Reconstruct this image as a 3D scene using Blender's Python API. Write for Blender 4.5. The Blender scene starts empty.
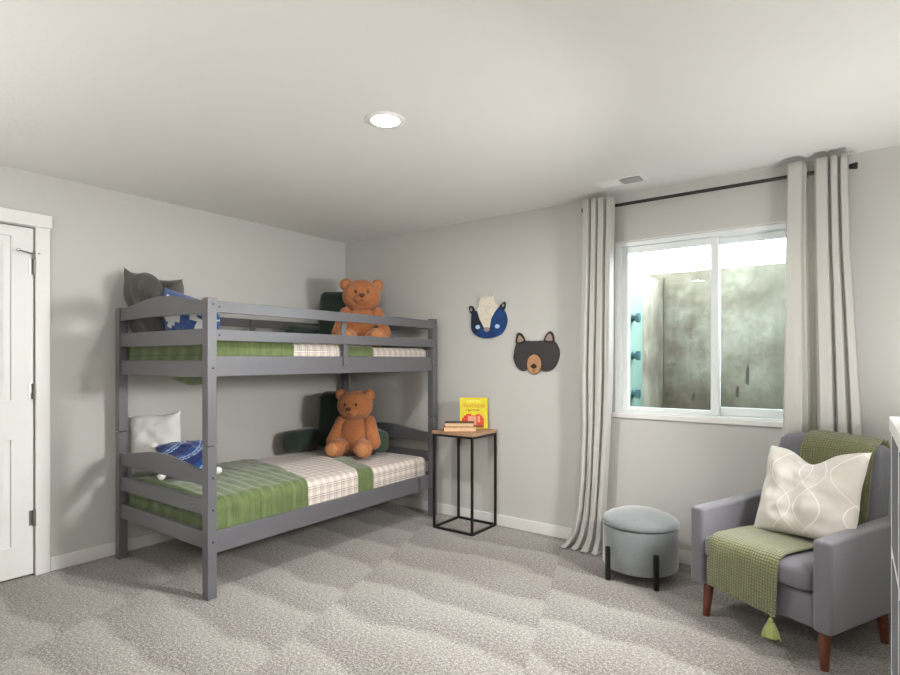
import bpy, bmesh, math, random
from mathutils import Vector, Matrix, noise
from math import sin, cos, pi, radians, sqrt, exp
random.seed(7)
S = bpy.context.scene
COL = S.collection

# ------------------------------------------------------------------ camera
cam_d = bpy.data.cameras.new('camera'); cam = bpy.data.objects.new('camera', cam_d); COL.objects.link(cam)
cam.location = (4.0206, -3.7721, 1.3086)
cam.rotation_euler = (radians(90), 0, 0.63135)
cam_d.sensor_width = 36; cam_d.lens = 36*556/900
cam_d.shift_y = 21.84/900
cam_d.clip_start = 0.02
S.camera = cam
# ------------------------------------------------------------------ world, lights, exposure
w = bpy.data.worlds.new('overcast_sky'); S.world = w; w.use_nodes = True
bg = w.node_tree.nodes['Background']; bg.inputs[0].default_value = (0.86, 0.93, 1.0, 1); bg.inputs[1].default_value = 11.0
def area_light(name, loc, power, size, rot=(0, 0, 0), color=(1, .97, .94), spread=180, shape='DISK', sy=None):
    d = bpy.data.lights.new(name, 'AREA'); d.energy = power; d.shape = shape; d.size = size
    if sy: d.size_y = sy
    d.color = color; d.spread = radians(spread)
    o = bpy.data.objects.new(name, d); o.location = loc; o.rotation_euler = rot; COL.objects.link(o); return o
# bright hazy daylight falling over the rim of the light well
sd = bpy.data.lights.new('hazy_sun', 'SUN'); sd.energy = 14; sd.angle = radians(60); sd.color = (.88, .95, 1)
so = bpy.data.objects.new('hazy_sun', sd); so.rotation_euler = Vector((-.72, -.60, -.36)).to_track_quat('-Z', 'Y').to_euler(); so.location = (6, 5, 4); COL.objects.link(so)
LC = (1, .988, .965)
# recessed can in view, then two unseen fill lights added behind the camera
area_light('can_and_fill_light', (2.22, -1.83, 2.425), 19, .13, color=LC)
area_light('can_and_fill_light', (2.22, -4.6, 2.425), 4, .2, color=LC)
area_light('can_and_fill_light', (3.9, -4.6, 2.425), 10, .2, color=LC)
# added fill lights, no lamp modelled: bounced off the ceiling, unseen behind the camera
area_light('ceiling_fill_light', (3.7, -4.4, 1.5), 24, .35, (pi, 0, 0), LC)
area_light('ceiling_fill_light', (1.3, -4.2, 1.2), 13, .35, (pi, 0, 0), LC)
# unseen fill lights added at right: one faces the room, one the ceiling
area_light('right_fill_light', (4.3, -1.2, 1.55), 23, .4, Vector((-4, -.95, -1.5)).to_track_quat('-Z', 'Y').to_euler(), LC, 118)
area_light('right_fill_light', (4.28, -.95, .85), 8.5, .3, (pi, 0, 0), LC)
vs = S.view_settings
vs.view_transform = 'Standard'; vs.look = 'None'; vs.gamma = 1; vs.use_curve_mapping = False
vs.exposure = 0.6
S.cycles.max_bounces = 10; S.cycles.diffuse_bounces = 6; S.cycles.transparent_max_bounces = 12
S.cycles.sample_clamp_indirect = 6
try:
    S.cycles.use_denoising = True; S.cycles.denoiser = 'OPENIMAGEDENOISE'
except Exception: pass

# ------------------------------------------------------------------ materials
def lin(c):
    return tuple(((v/255)/12.92 if v/255 <= .04045 else ((v/255+.055)/1.055)**2.4) for v in c)+(1,)
class NT:
    """tiny node helper"""
    def __init__(s, m): s.t = m.node_tree; s.n = s.t.nodes; s.l = s.t.links
    def add(s, typ, **kw):
        n = s.n.new(typ)
        for k, v in kw.items():
            if k.startswith('i_'):
                key = k[2:]; key = int(key) if key.isdigit() else key
                n.inputs[key].default_value = v
            else: setattr(n, k, v)
        return n
    def link(s, a, b): s.l.new(a, b)
    def math(s, op, a, b=None, c=None):
        n = s.n.new('ShaderNodeMath'); n.operation = op
        for i, v in enumerate((a, b, c)):
            if v is None: continue
            if isinstance(v, (int, float)): n.inputs[i].default_value = v
            else: s.l.new(v, n.inputs[i])
        return n.outputs[0]
    def mix(s, f, a, b):
        n = s.n.new('ShaderNodeMix'); n.data_type = 'RGBA'
        for sock, v in ((n.inputs['Factor'], f), (n.inputs['A'], a), (n.inputs['B'], b)):
            if hasattr(v, 'is_output') or hasattr(v, 'links'): s.l.new(v, sock)
            else: sock.default_value = v
        return n.outputs['Result'] if 'Result' in n.outputs and n.outputs['Result'].type == 'RGBA' else [o for o in n.outputs if o.type == 'RGBA'][0]
    def ramp(s, f, stops):
        n = s.n.new('ShaderNodeValToRGB'); e = n.color_ramp.elements
        while len(e) < len(stops): e.new(.5)
        for el, (p, c) in zip(e, stops): el.position = p; el.color = c
        s.l.new(f, n.inputs[0]); return n.outputs[0]
    def noise(s, scale, detail=3, rough=.5, co=None, dist=0):
        n = s.add('ShaderNodeTexNoise'); n.inputs['Scale'].default_value = scale; n.inputs['Detail'].default_value = detail
        n.inputs['Roughness'].default_value = rough; n.inputs['Distortion'].default_value = dist
        if co is not None: s.l.new(co, n.inputs['Vector'])
        return n.outputs['Fac']
    def bump(s, h, strength, dist=.01):
        n = s.add('ShaderNodeBump'); n.inputs['Strength'].default_value = strength; n.inputs['Distance'].default_value = dist
        s.l.new(h, n.inputs['Height']); s.l.new(n.outputs[0], s.n['Principled BSDF'].inputs['Normal']); return n
def base(name, rgb, rough=.6, metal=0, sheen=0, coat=0):
    m = bpy.data.materials.new(name); m.use_nodes = True
    b = m.node_tree.nodes['Principled BSDF']
    b.inputs['Base Color'].default_value = lin(rgb); b.inputs['Roughness'].default_value = rough
    b.inputs['Metallic'].default_value = metal
    if sheen: b.inputs['Sheen Weight'].default_value = sheen; b.inputs['Sheen Roughness'].default_value = .5
    if coat: b.inputs['Coat Weight'].default_value = coat; b.inputs['Coat Roughness'].default_value = .25
    return m
def surf(name, rgb, rough=.6, var=.06, scale=8, bump=.15, bscale=150, bdist=.002, metal=0, sheen=0, coat=0, co='Object'):
    """plain surface with slight tone variation and fine bump"""
    m = base(name, rgb, rough, metal, sheen, coat); t = NT(m)
    tc = t.add('ShaderNodeTexCoord').outputs[co]
    f = t.noise(scale, 4, .6, tc)
    c = lin(rgb); a = tuple(min(1, v*(1+var)) for v in c[:3])+(1,); d = tuple(v*(1-var) for v in c[:3])+(1,)
    t.link(t.ramp(f, [(.3, d), (.7, a)]), t.n['Principled BSDF'].inputs['Base Color'])
    if bump: t.bump(t.noise(bscale, 3, .6, tc), bump, bdist)
    return m
def fabric(name, rgb, weave=500, var=.18, rough=.9, sheen=.25, bump=.35):
    m = base(name, rgb, rough, 0, sheen); t = NT(m)
    tc = t.add('ShaderNodeTexCoord').outputs['Object']
    f = t.noise(weave, 2, .7, tc); g = t.noise(14, 4, .6, tc)
    c = lin(rgb)
    col = t.ramp(f, [(.3, tuple(v*(1-var) for v in c[:3])+(1,)), (.7, tuple(min(1, v*(1+var)) for v in c[:3])+(1,))])
    col2 = t.mix(t.math('MULTIPLY', g, .3), col, tuple(v*.8 for v in c[:3])+(1,))
    t.link(col2, t.n['Principled BSDF'].inputs['Base Color'])
    t.bump(t.math('ADD', f, t.math('MULTIPLY', g, 1.5)), bump, .003)
    return m
M = {}
M['wall'] = surf('wall_paint', (198, 197, 193), .75, .012, 2, .12, 180, .0015)
M['ceil'] = surf('ceiling_paint', (229, 228, 225), .85, .01, 2, .35, 60, .004)
M['trim'] = surf('white_trim_paint', (228, 227, 224), .38, .01, 3, .04, 60)
M['door'] = surf('white_door_paint', (226, 226, 224), .42, .012, 3, .05, 90)
M['grey'] = surf('grey_painted_wood', (93, 92, 96), .36, .05, 5, .12, 40, .001, coat=.25)
M['black'] = surf('black_metal', (26, 25, 25), .4, .1, 20, .05, 200, metal=.3)
M['rod'] = surf('dark_bronze_metal', (58, 52, 52), .35, .1, 20, .05, 200, metal=.6)
M['nickel'] = base('satin_nickel', (150, 148, 145), .35, 1)
M['vinyl'] = surf('white_vinyl', (232, 236, 236), .3, .01, 3, .02, 60)
M['charcoal'] = fabric('charcoal_fabric', (78, 76, 73), 260, .35, .95, .2, .5)
M['charcoal2'] = fabric('dark_grey_fabric', (98, 96, 92), 260, .35, .95, .2, .5)
M['white_fab'] = fabric('white_fabric', (232, 232, 230), 120, .04, .9, .2, .35)
M['dgreen'] = fabric('dark_green_corduroy', (28, 46, 35), 300, .2, .85, .3, .3)
M['dgreen2'] = fabric('green_pile', (46, 66, 44), 120, .35, .9, .3, .5)
M['fur'] = fabric('brown_plush', (172, 108, 64), 90, .3, .95, .25, .7)
M['fur_l'] = fabric('tan_plush', (188, 126, 80), 90, .25, .95, .25, .6)
M['nose'] = base('brown_stitching', (88, 46, 28), .5)
M['eye'] = base('black_glass_eye', (18, 12, 10), .12, coat=.6)
M['velvet'] = fabric('grey_velvet', (116, 121, 123), 60, .1, .75, .8, .25)
M['chair'] = fabric('grey_upholstery', (112, 110, 117), 420, .25, .9, .3, .5)
M['legwood'] = surf('cherry_stained_wood', (104, 52, 32), .35, .25, 30, .08, 60, coat=.3)
M['oak'] = surf('weathered_oak', (166, 132, 106), .55, .18, 22, .2, 80)
M['slate'] = fabric('slate_fabric', (52, 57, 70), 350, .2, .9, .2, .4)
M['lam'] = surf('white_laminate', (228, 226, 222), .35, .01, 3, .02, 60)
M['blue'] = fabric('royal_blue_fabric', (24, 72, 138), 300, .12, .85, .3, .3)
M['navy'] = fabric('navy_fabric', (28, 44, 104), 300, .12, .85, .3, .3)
M['lblue'] = fabric('pale_blue_fabric', (150, 176, 214), 300, .08, .85, .3, .3)
M['pom'] = fabric('white_yarn', (232, 232, 230), 200, .06, .9, .3, .6)
M['artblue'] = surf('blue_painted_board', (22, 62, 118), .45, .25, 14, .05, 60)
M['artnavy'] = surf('navy_painted_board', (26, 36, 52), .45, .12, 14, .05, 60)
M['artcream'] = surf('cream_painted_board', (226, 219, 203), .6, .06, 20, .1, 90)
M['artblk'] = surf('charcoal_painted_board', (58, 54, 55), .55, .08, 10, .08, 60)
M['arttan'] = surf('tan_painted_board', (186, 138, 100), .55, .15, 16, .08, 60)
M['artear'] = surf('taupe_painted_board', (160, 140, 130), .6, .1, 20, .08, 60)
M['artline'] = surf('brown_black_paint', (44, 30, 26), .5, .1, 20, .05, 60)
M['artwhite'] = surf('pale_blue_paint', (170, 200, 232), .4, .05, 20, .02, 60)
M['yellow'] = surf('yellow_book_cover', (214, 196, 24), .35, .08, 30, .02, 60)
M['yellow2'] = surf('olive_yellow_spine', (150, 138, 24), .4, .08, 30, .02, 60)
M['ink_o'] = base('orange_brown_ink', (186, 110, 20), .5)
M['ink_y'] = base('pale_yellow_ink', (236, 226, 120), .5)
M['ink_r'] = surf('red_ink', (206, 60, 26), .45, .3, 60, .02, 60)
M['ink_b'] = base('brown_ink', (112, 62, 34), .5)
M['ink_p'] = base('pale_pink_ink', (216, 150, 120), .5)
M['page'] = surf('book_pages', (212, 182, 146), .8, .08, 60, .1, 300)
M['cover_o'] = surf('orange_book_cover', (198, 120, 66), .45, .08, 30, .02, 60)
M['cover_d'] = surf('dark_book_cover', (66, 50, 44), .45, .08, 30, .02, 60)
M['teal'] = surf('teal_plastic', (100, 122, 114), .4, .08, 8, .1, 30)
M['tealbolt'] = surf('dark_teal_plastic', (20, 66, 70), .4, .1, 20, .05, 60)
M['ventwhite'] = surf('white_enamel', (236, 236, 234), .35, .01, 3, .02, 60)
M['ventgap'] = base('shadowed_grey_metal', (160, 164, 168), .6)
M['tassel'] = fabric('olive_yarn', (140, 150, 88), 200, .2, .95, .3, .6)
M['ground_dark'] = surf('dark_mould_stain', (64, 60, 52), .95, .2, 30, .2, 80)
M['ground'] = surf('gravel', (150, 146, 138), .9, .3, 60, .6, 80, .02)

def carpet_mat():
    m = base('beige_grey_carpet', (168, 160, 153), .95, 0, .2); t = NT(m)
    tc = t.add('ShaderNodeTexCoord').outputs['Object']
    f0 = t.noise(165, 2, .8, tc); g = t.noise(72, 3, .75, tc)
    f = t.math('ADD', t.math('MULTIPLY', f0, .5), t.math('MULTIPLY', g, .5))
    col = t.ramp(f, [(.38, lin((54, 45, 38))), (.5, lin((136, 128, 121))), (.6, lin((208, 202, 196)))])
    # nap laid one way and the other by the vacuum: bands along X, broken along Y
    sp = t.add('ShaderNodeSeparateXYZ'); t.link(tc, sp.inputs[0])
    wob = t.math('MULTIPLY', t.noise(1.6, 2, .5, tc), .35)
    yy = t.math('ADD', sp.outputs['Y'], wob)
    brk = t.math('FLOOR', t.math('DIVIDE', t.math('ADD', sp.outputs['X'], t.math('MULTIPLY', sp.outputs['Y'], .35)), 1.15))
    ph = t.math('MULTIPLY', brk, .17)
    saw = t.math('FRACT', t.math('DIVIDE', t.math('ADD', yy, ph), .34))
    band = t.math('SMOOTH_MIN', saw, t.math('MULTIPLY', t.math('SUBTRACT', 1.0, saw), 6), .2)
    band = t.math('MINIMUM', t.math('MAXIMUM', band, 0), 1)
    col2 = t.mix(t.math('MULTIPLY', band, .34), col, lin((204, 198, 192)))
    col3 = t.mix(t.math('MULTIPLY', t.math('SUBTRACT', 1.0, band), .24), col2, lin((104, 96, 90)))
    t.link(col3, t.n['Principled BSDF'].inputs['Base Color'])
    t.bump(t.math('ADD', f, t.math('MULTIPLY', g, .8)), .9, .012)
    return m
M['carpet'] = carpet_mat()

def plaid_mat():
    m = base('cream_plaid_cotton', (214, 204, 196), .9, 0, .2); t = NT(m)
    uv = t.add('ShaderNodeTexCoord').outputs['UV']; sp = t.add('ShaderNodeSeparateXYZ'); t.link(uv, sp.inputs[0])
    def lines(co, per, wd, off=0):
        f = t.math('FRACT', t.math('DIVIDE', t.math('ADD', co, off), per))
        return t.math('LESS_THAN', t.math('ABSOLUTE', t.math('SUBTRACT', f, .5)), wd/per/2)
    u, v = sp.outputs[0], sp.outputs[1]
    band = t.math('ADD', lines(u, .062, .022), lines(v, .062, .022))
    thin = t.math('MAXIMUM', t.math('MAXIMUM', lines(u, .062, .005, .022), lines(v, .062, .005, .022)),
                  t.math('MAXIMUM', lines(u, .062, .0035, .009), lines(v, .062, .0035, .009)))
    c = t.mix(t.math('MULTIPLY', band, .22), lin((218, 208, 199)), lin((142, 126, 116)))
    c = t.mix(t.math('MULTIPLY', thin, .62), c, lin((98, 86, 84)))
    t.link(c, t.n['Principled BSDF'].inputs['Base Color'])
    t.bump(t.noise(60, 3, .6, uv), .2, .004)
    return m
M['plaid'] = plaid_mat()
def quilt_mat():
    m = base('olive_green_quilt', (86, 102, 54), .85, 0, .35); t = NT(m)
    uv = t.add('ShaderNodeTexCoord').outputs['UV']; sp = t.add('ShaderNodeSeparateXYZ'); t.link(uv, sp.inputs[0])
    n = t.noise(9, 4, .65, uv)
    st = t.math('FRACT', t.math('DIVIDE', sp.outputs[1], .075))
    line = t.math('LESS_THAN', t.math('ABSOLUTE', t.math('SUBTRACT', st, .5)), .045)
    c = t.ramp(n, [(.3, lin((74, 90, 44))), (.7, lin((98, 114, 64)))])
    c = t.mix(t.math('MULTIPLY', line, .45), c, lin((46, 57, 28)))
    t.link(c, t.n['Principled BSDF'].inputs['Base Color'])
    t.bump(t.math('ADD', t.noise(22, 4, .7, uv), t.math('MULTIPLY', line, -.6)), .5, .012)
    return m
M['quilt'] = quilt_mat()
def curtain_mat():
    m = base('cream_linen_curtain', (208, 207, 203), .9, 0, .15); t = NT(m); b = t.n['Principled BSDF']
    uv = t.add('ShaderNodeTexCoord').outputs['UV']
    t.bump(t.noise(300, 2, .6, uv), .2, .002)
    tr = t.add('ShaderNodeBsdfTranslucent'); tr.inputs[0].default_value = lin((222, 212, 194))
    mx = t.add('ShaderNodeMixShader'); mx.inputs[0].default_value = .22
    out = t.n['Material Output']; t.link(b.outputs[0], mx.inputs[1]); t.link(tr.outputs[0], mx.inputs[2]); t.link(mx.outputs[0], out.inputs[0])
    return m
M['curtain'] = curtain_mat()
def glass_mat():
    m = bpy.data.materials.new('window_glass'); m.use_nodes = True; t = NT(m)
    t.n.remove(t.n['Principled BSDF'])
    tr = t.add('ShaderNodeBsdfTransparent'); tr.inputs[0].default_value = (.93, .975, .96, 1)
    gl = t.add('ShaderNodeBsdfGlossy'); gl.inputs['Roughness'].default_value = .02
    fr = t.add('ShaderNodeFresnel'); fr.inputs[0].default_value = 1.2
    mx = t.add('ShaderNodeMixShader'); t.link(fr.outputs[0], mx.inputs[0]); t.link(tr.outputs[0], mx.inputs[1]); t.link(gl.outputs[0], mx.inputs[2])
    t.link(mx.outputs[0], t.n['Material Output'].inputs[0]); return m
M['glass'] = glass_mat()
def concrete_mat():
    m = base('stained_concrete', (110, 104, 92), .9); t = NT(m)
    tc = t.add('ShaderNodeTexCoord').outputs['Object']; sp = t.add('ShaderNodeSeparateXYZ'); t.link(tc, sp.inputs[0])
    n1 = t.noise(2.6, 6, .65, tc); n2 = t.noise(22, 5, .75, tc); n4 = t.noise(5, 3, .6, tc)
    mp = t.add('ShaderNodeMapping'); mp.inputs['Scale'].default_value = (9, 9, .55); t.link(tc, mp.inputs[0])
    n3 = t.noise(1.0, 4, .6, mp.outputs[0])
    c = t.ramp(n1, [(.34, lin((74, 64, 51))), (.5, lin((104, 97, 84))), (.64, lin((130, 127, 116)))])
    c = t.mix(t.math('MULTIPLY', t.ramp(n3, [(.46, (0, 0, 0, 1)), (.7, (1, 1, 1, 1))]), .5), c, lin((78, 70, 58)))
    c = t.mix(t.math('MULTIPLY', t.ramp(n2, [(.5, (0, 0, 0, 1)), (.72, (1, 1, 1, 1))]), .35), c, lin((66, 62, 54)))
    # green algae to the right, brown clay to the left
    gx = t.math('MULTIPLY', t.math('SUBTRACT', sp.outputs[0], 2.9), 1.6)
    gx = t.math('MINIMUM', t.math('MAXIMUM', t.math('ADD', gx, t.math('SUBTRACT', n4, .5)), 0), 1)
    c = t.mix(t.math('MULTIPLY', gx, .3), c, lin((104, 108, 98)))
    t.link(c, t.n['Principled BSDF'].inputs['Base Color'])
    t.bump(n2, .3, .01); return m
M['concrete'] = concrete_mat()
def throw_mat():
    m = base('olive_knit', (132, 136, 84), .95, 0, .4); t = NT(m)
    uv = t.add('ShaderNodeTexCoord').outputs['UV']; sp = t.add('ShaderNodeSeparateXYZ'); t.link(uv, sp.inputs[0])
    a = t.math('ABSOLUTE', t.math('SINE', t.math('MULTIPLY', sp.outputs[0], pi/.0125)))
    b = t.math('ABSOLUTE', t.math('SINE', t.math('MULTIPLY', sp.outputs[1], pi/.0125)))
    h = t.math('MULTIPLY', a, b)
    t.link(t.ramp(h, [(.05, lin((100, 102, 62))), (.45, lin((120, 121, 78)))]), t.n['Principled BSDF'].inputs['Base Color'])
    t.bump(h, .8, .008); return m
M['throw'] = throw_mat()
def cushion_mat():
    m = base('cream_embroidered_linen', (214, 204, 192), .9, 0, .2); t = NT(m)
    uv = t.add('ShaderNodeTexCoord').outputs['UV']; sp = t.add('ShaderNodeSeparateXYZ'); t.link(uv, sp.inputs[0])
    u, v = sp.outputs[0], sp.outputs[1]
    tot = None
    for off, sgn in ((.1, 1), (.1, -1), (.17, 1), (.24, -1)):
        wv = t.math('MULTIPLY', t.math('SINE', t.math('MULTIPLY', v, 2*pi/.36)), .062*sgn)
        f = t.math('FRACT', t.math('DIVIDE', t.math('SUBTRACT', t.math('ADD', u, off), wv), .28))
        l = t.math('LESS_THAN', t.math('ABSOLUTE', t.math('SUBTRACT', f, .5)), .009)
        tot = l if tot is None else t.math('MAXIMUM', tot, l)
    c = t.mix(t.math('MULTIPLY', tot, .9), lin((210, 204, 196)), lin((238, 236, 232)))
    t.link(c, t.n['Principled BSDF'].inputs['Base Color'])
    t.bump(t.math('ADD', t.noise(340, 2, .6, uv), tot), .4, .003); return m
M['cushion'] = cushion_mat()
def emit(name, rgb, s):
    m = bpy.data.materials.new(name); m.use_nodes = True; b = m.node_tree.nodes['Principled BSDF']
    b.inputs['Emission Color'].default_value = rgb+(1,); b.inputs['Emission Strength'].default_value = s; return m
M['led'] = emit('lit_lamp_lens', (1, .98, .95), 6)

# ------------------------------------------------------------------ geometry helpers
class MB:
    def __init__(s): s.v = []; s.f = []; s.mi = []; s.uv = []
    def add(s, vs, fs, mi=0, uvs=None):
        o = len(s.v); s.v += [tuple(p) for p in vs]
        for i, f in enumerate(fs):
            s.f.append([k+o for k in f]); s.mi.append(mi)
            s.uv.append([uvs[k] for k in f] if uvs else None)
        return s
    def box(s, a, b, mi=0):
        (x0, y0, z0), (x1, y1, z1) = a, b
        vs = [(x, y, z) for z in (z0, z1) for y in (y0, y1) for x in (x0, x1)]
        return s.add(vs, [(0, 2, 3, 1), (4, 5, 7, 6), (0, 1, 5, 4), (2, 6, 7, 3), (0, 4, 6, 2), (1, 3, 7, 5)], mi)
    def prism(s, pts, axis, a, b, mi=0):
        """pts 2-D outline, extruded along axis from a to b. axis 'y': pts=(x,z); 'x': pts=(y,z); 'z': pts=(x,y)"""
        n = len(pts); mk = {'y': lambda p, t: (p[0], t, p[1]), 'x': lambda p, t: (t, p[0], p[1]), 'z': lambda p, t: (p[0], p[1], t)}[axis]
        vs = [mk(p, a) for p in pts]+[mk(p, b) for p in pts]
        fs = [tuple(range(n))[::-1], tuple(range(n, 2*n))]+[(i, (i+1) % n, (i+1) % n+n, i+n) for i in range(n)]
        return s.add(vs, fs, mi)
    def lathe(s, prof, n=32, c=(0, 0), mi=0):
        vs = []
        for r, z in prof:
            for k in range(n):
                a = 2*pi*k/n; vs.append((c[0]+r*cos(a), c[1]+r*sin(a), z))
        fs = []
        for i in range(len(prof)-1):
            for k in range(n):
                k2 = (k+1) % n; fs.append((i*n+k, i*n+k2, (i+1)*n+k2, (i+1)*n+k))
        fs.append(tuple(range(n))[::-1]); fs.append(tuple(range((len(prof)-1)*n, len(prof)*n)))
        return s.add(vs, fs, mi)
    def tube(s, p, q, r, r2=None, n=16, mi=0):
        p = Vector(p); q = Vector(q); r2 = r if r2 is None else r2; d = (q-p).normalized()
        a = d.orthogonal().normalized(); b = d.cross(a)
        vs = []
        for c, rr in ((p, r), (q, r2)):
            for k in range(n):
                t = 2*pi*k/n; vs.append(c+a*rr*cos(t)+b*rr*sin(t))
        fs = [(k, (k+1) % n, (k+1) % n+n, k+n) for k in range(n)]+[tuple(range(n))[::-1], tuple(range(n, 2*n))]
        return s.add(vs, fs, mi)
    def ellipsoid(s, c, r, n=24, m=14, rot=None, mi=0, e=1.0):
        vs = []
        R = rot or Matrix.Identity(3)
        def pw(x): return math.copysign(abs(x)**e, x)
        for i in range(m+1):
            th = -pi/2+pi*i/m
            for k in range(n):
                ph = 2*pi*k/n
                p = Vector((r[0]*pw(cos(th))*pw(cos(ph)), r[1]*pw(cos(th))*pw(sin(ph)), r[2]*pw(sin(th))))
                vs.append(Vector(c)+R @ p)
        fs = [(i*n+k, i*n+(k+1) % n, (i+1)*n+(k+1) % n, (i+1)*n+k) for i in range(m) for k in range(n)]
        return s.add(vs, fs, mi)
def ident(o): return o.matrix_basis if o.parent is None else ident(o.parent) @ o.matrix_basis
def ob(name, mb, mats, parent=None, smooth=False, bevel=0, seg=2, sub=0, world=False, label=None, weld=False, solid=0):
    me = bpy.data.meshes.new(name)
    vs = mb.v
    if world and parent is not None:
        Mi = ident(parent).inverted(); vs = [Mi @ Vector(p) for p in vs]
    me.from_pydata([tuple(p) for p in vs], [], mb.f)
    if not isinstance(mats, (list, tuple)): mats = [mats]
    for m in mats: me.materials.append(m)
    for p, mi in zip(me.polygons, mb.mi): p.material_index = mi; p.use_smooth = smooth
    if any(mb.uv):
        ul = me.uv_layers.new(name='uv')
        for p, u in zip(me.polygons, mb.uv):
            if u:
                for li, q in zip(p.loop_indices, u): ul.data[li].uv = q
    bm = bmesh.new(); bm.from_mesh(me)
    if weld: bmesh.ops.remove_doubles(bm, verts=bm.verts, dist=1e-5)
    if not solid and not any(mb.uv): bmesh.ops.recalc_face_normals(bm, faces=bm.faces)
    bm.to_mesh(me); bm.free()
    o = bpy.data.objects.new(name, me); COL.objects.link(o)
    if parent is not None: o.parent = parent
    if solid:
        md = o.modifiers.new('solidify', 'SOLIDIFY'); md.thickness = solid; md.offset = 0
    if bevel:
        md = o.modifiers.new('bevel', 'BEVEL'); md.width = bevel; md.segments = seg; md.limit_method = 'ANGLE'; md.angle_limit = radians(35)
        if not smooth:
            for p in me.polygons: p.use_smooth = True
            md.harden_normals = True
    if sub:
        md = o.modifiers.new('subsurf', 'SUBSURF'); md.levels = sub; md.render_levels = sub
    if label: o['label'] = label
    return o
def thing(name, label, cat, loc=(0, 0, 0), rz=0, group=None, tilt=None):
    o = bpy.data.objects.new(name, None); COL.objects.link(o); o.empty_display_size = .1
    if tilt is not None: o.matrix_basis = Matrix.Translation(loc) @ tilt.to_4x4()
    else: o.location = loc; o.rotation_euler = (0, 0, rz); o.matrix_basis = Matrix.Translation(loc) @ Matrix.Rotation(rz, 4, 'Z')
    o['label'] = label; o['category'] = cat
    if group: o['group'] = group
    return o
def tag(o, label, cat, group=None, kind=None):
    o['label'] = label; o['category'] = cat
    if group: o['group'] = group
    if kind: o['kind'] = kind
    return o
def struct(o): o['kind'] = 'structure'; return o

# ------------------------------------------------------------------ room shell
RX, RY, H = 4.45, -5.3, 2.44
WX0, WX1, WZ0, WZ1 = 2.68, 3.91, .93, 2.11          # window opening
DY1, DY0, DZ = -2.535, -3.31, 2.107                  # door opening
struct(ob('floor', MB().box((-.15, RY-.1, -.1), (RX+.1, .1, 0)), M['carpet']))
struct(ob('ceiling', MB().box((-.15, RY-.1, H), (RX+.1, .15, H+.12)), M['ceil']))
b = MB(); b.box((-.15, 0, 0), (WX0, .15, H)).box((WX1, 0, 0), (RX+.1, .15, H)).box((WX0, 0, 0), (WX1, .15, WZ0)).box((WX0, 0, WZ1), (WX1, .15, H))
struct(ob('wall_back', b, M['wall']))
b = MB(); b.box((-.12, DY1, 0), (0, 0, H)).box((-.12, RY, 0), (0, DY0, H)).box((-.12, DY0, DZ), (0, DY1, H))
struct(ob('wall_left', b, M['wall']))
struct(ob('wall_right', MB().box((RX, RY, 0), (RX+.1, 0, H)), M['wall']))
struct(ob('wall_front', MB().box((-.12, RY-.1, 0), (RX+.1, RY, H)), M['wall']))
struct(ob('baseboard_back', MB().box((.012, -.014, 0), (RX, 0, .085)), M['trim'], bevel=.004))
b = MB(); b.box((0, -2.46, 0), (.014, 0, .085)).box((0, RY, 0), (.014, -3.385, .085))
struct(ob('baseboard_left', b, M['trim'], bevel=.004))
struct(ob('baseboard_right', MB().box((RX-.014, RY, 0), (RX, -.014, .085)), M['trim'], bevel=.004))
# door casing with a taller head piece
b = MB(); b.box((0, DY1-.002, 0), (.018, -2.462, DZ+.004)).box((0, -3.385, 0), (.018, DY0+.002, DZ+.004)).box((0, -3.395, DZ+.004), (.024, -2.452, 2.19))
struct(ob('trim_1', b, M['trim'], bevel=.003))
# door slab with two raised panels, hinges and stop
d = bpy.data.objects.new('door_1', None); COL.objects.link(d); struct(d)
dx0, dx1 = -.045, -.008; dy0, dy1 = DY0+.004, DY1-.006
b = MB(); st = .11
b.box((dx0, dy0, .012), (dx1, dy0+st, 2.10)).box((dx0, dy1-st, .012), (dx1, dy1, 2.10))
for z0, z1 in ((.012, .195), (.832, 1.068), (2.04, 2.10)): b.box((dx0, dy0+st, z0), (dx1, dy1-st, z1))
ob('door_frame', b, M['door'], d)
for z0, z1 in ((.195, .832), (1.068, 2.04)):
    b = MB(); y0, y1 = dy0+st, dy1-st
    b.box((dx0+.005, y0, z0), (dx1-.012, y1, z1))
    e = .035
    vs = [(dx1-.012, y0+e, z0+e), (dx1-.012, y1-e, z0+e), (dx1-.012, y1-e, z1-e), (dx1-.012, y0+e, z1-e)]
    k = .03
    vs += [(dx1-.003, y0+e+k, z0+e+k), (dx1-.003, y1-e-k, z0+e+k), (dx1-.003, y1-e-k, z1-e-k), (dx1-.003, y0+e+k, z1-e-k)]
    b.add(vs, [(0, 1, 5, 4), (1, 2, 6, 5), (2, 3, 7, 6), (3, 0, 4, 7), (4, 5, 6, 7)])
    ob('door_panel', b, M['door'], d)
for z in (1.87, 1.115, .35):
    hb = MB(); hb.tube((.008, DY1-.004, z-.046), (.008, DY1-.004, z+.046), .0105, n=14)
    hb.box((-.0075, DY1-.03, z-.045), (-.005, DY1+.002, z+.045))
    for zz in (z-.047, z+.047): hb.ellipsoid((.008, DY1-.004, zz), (.008, .008, .006), 10, 6)
    h = ob('hinge', hb, M['nickel'], d)
    if z > 1.5:
        s_ = MB(); s_.tube((.006, DY1-.01, z+.075), (.03, DY1-.085, z+.085), .0045, n=10); s_.tube((.03, DY1-.085, z+.085), (.031, DY1-.1, z+.087), .008, n=10)
        s_.tube((.006, DY1-.01, z+.05), (.006, DY1-.01, z+.085), .006, n=10); s_.tube((.006, DY1-.01, z+.078), (.02, DY1+.02, z+.08), .004, n=10)
        ob('door_stop', s_, M['nickel'], h)
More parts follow.
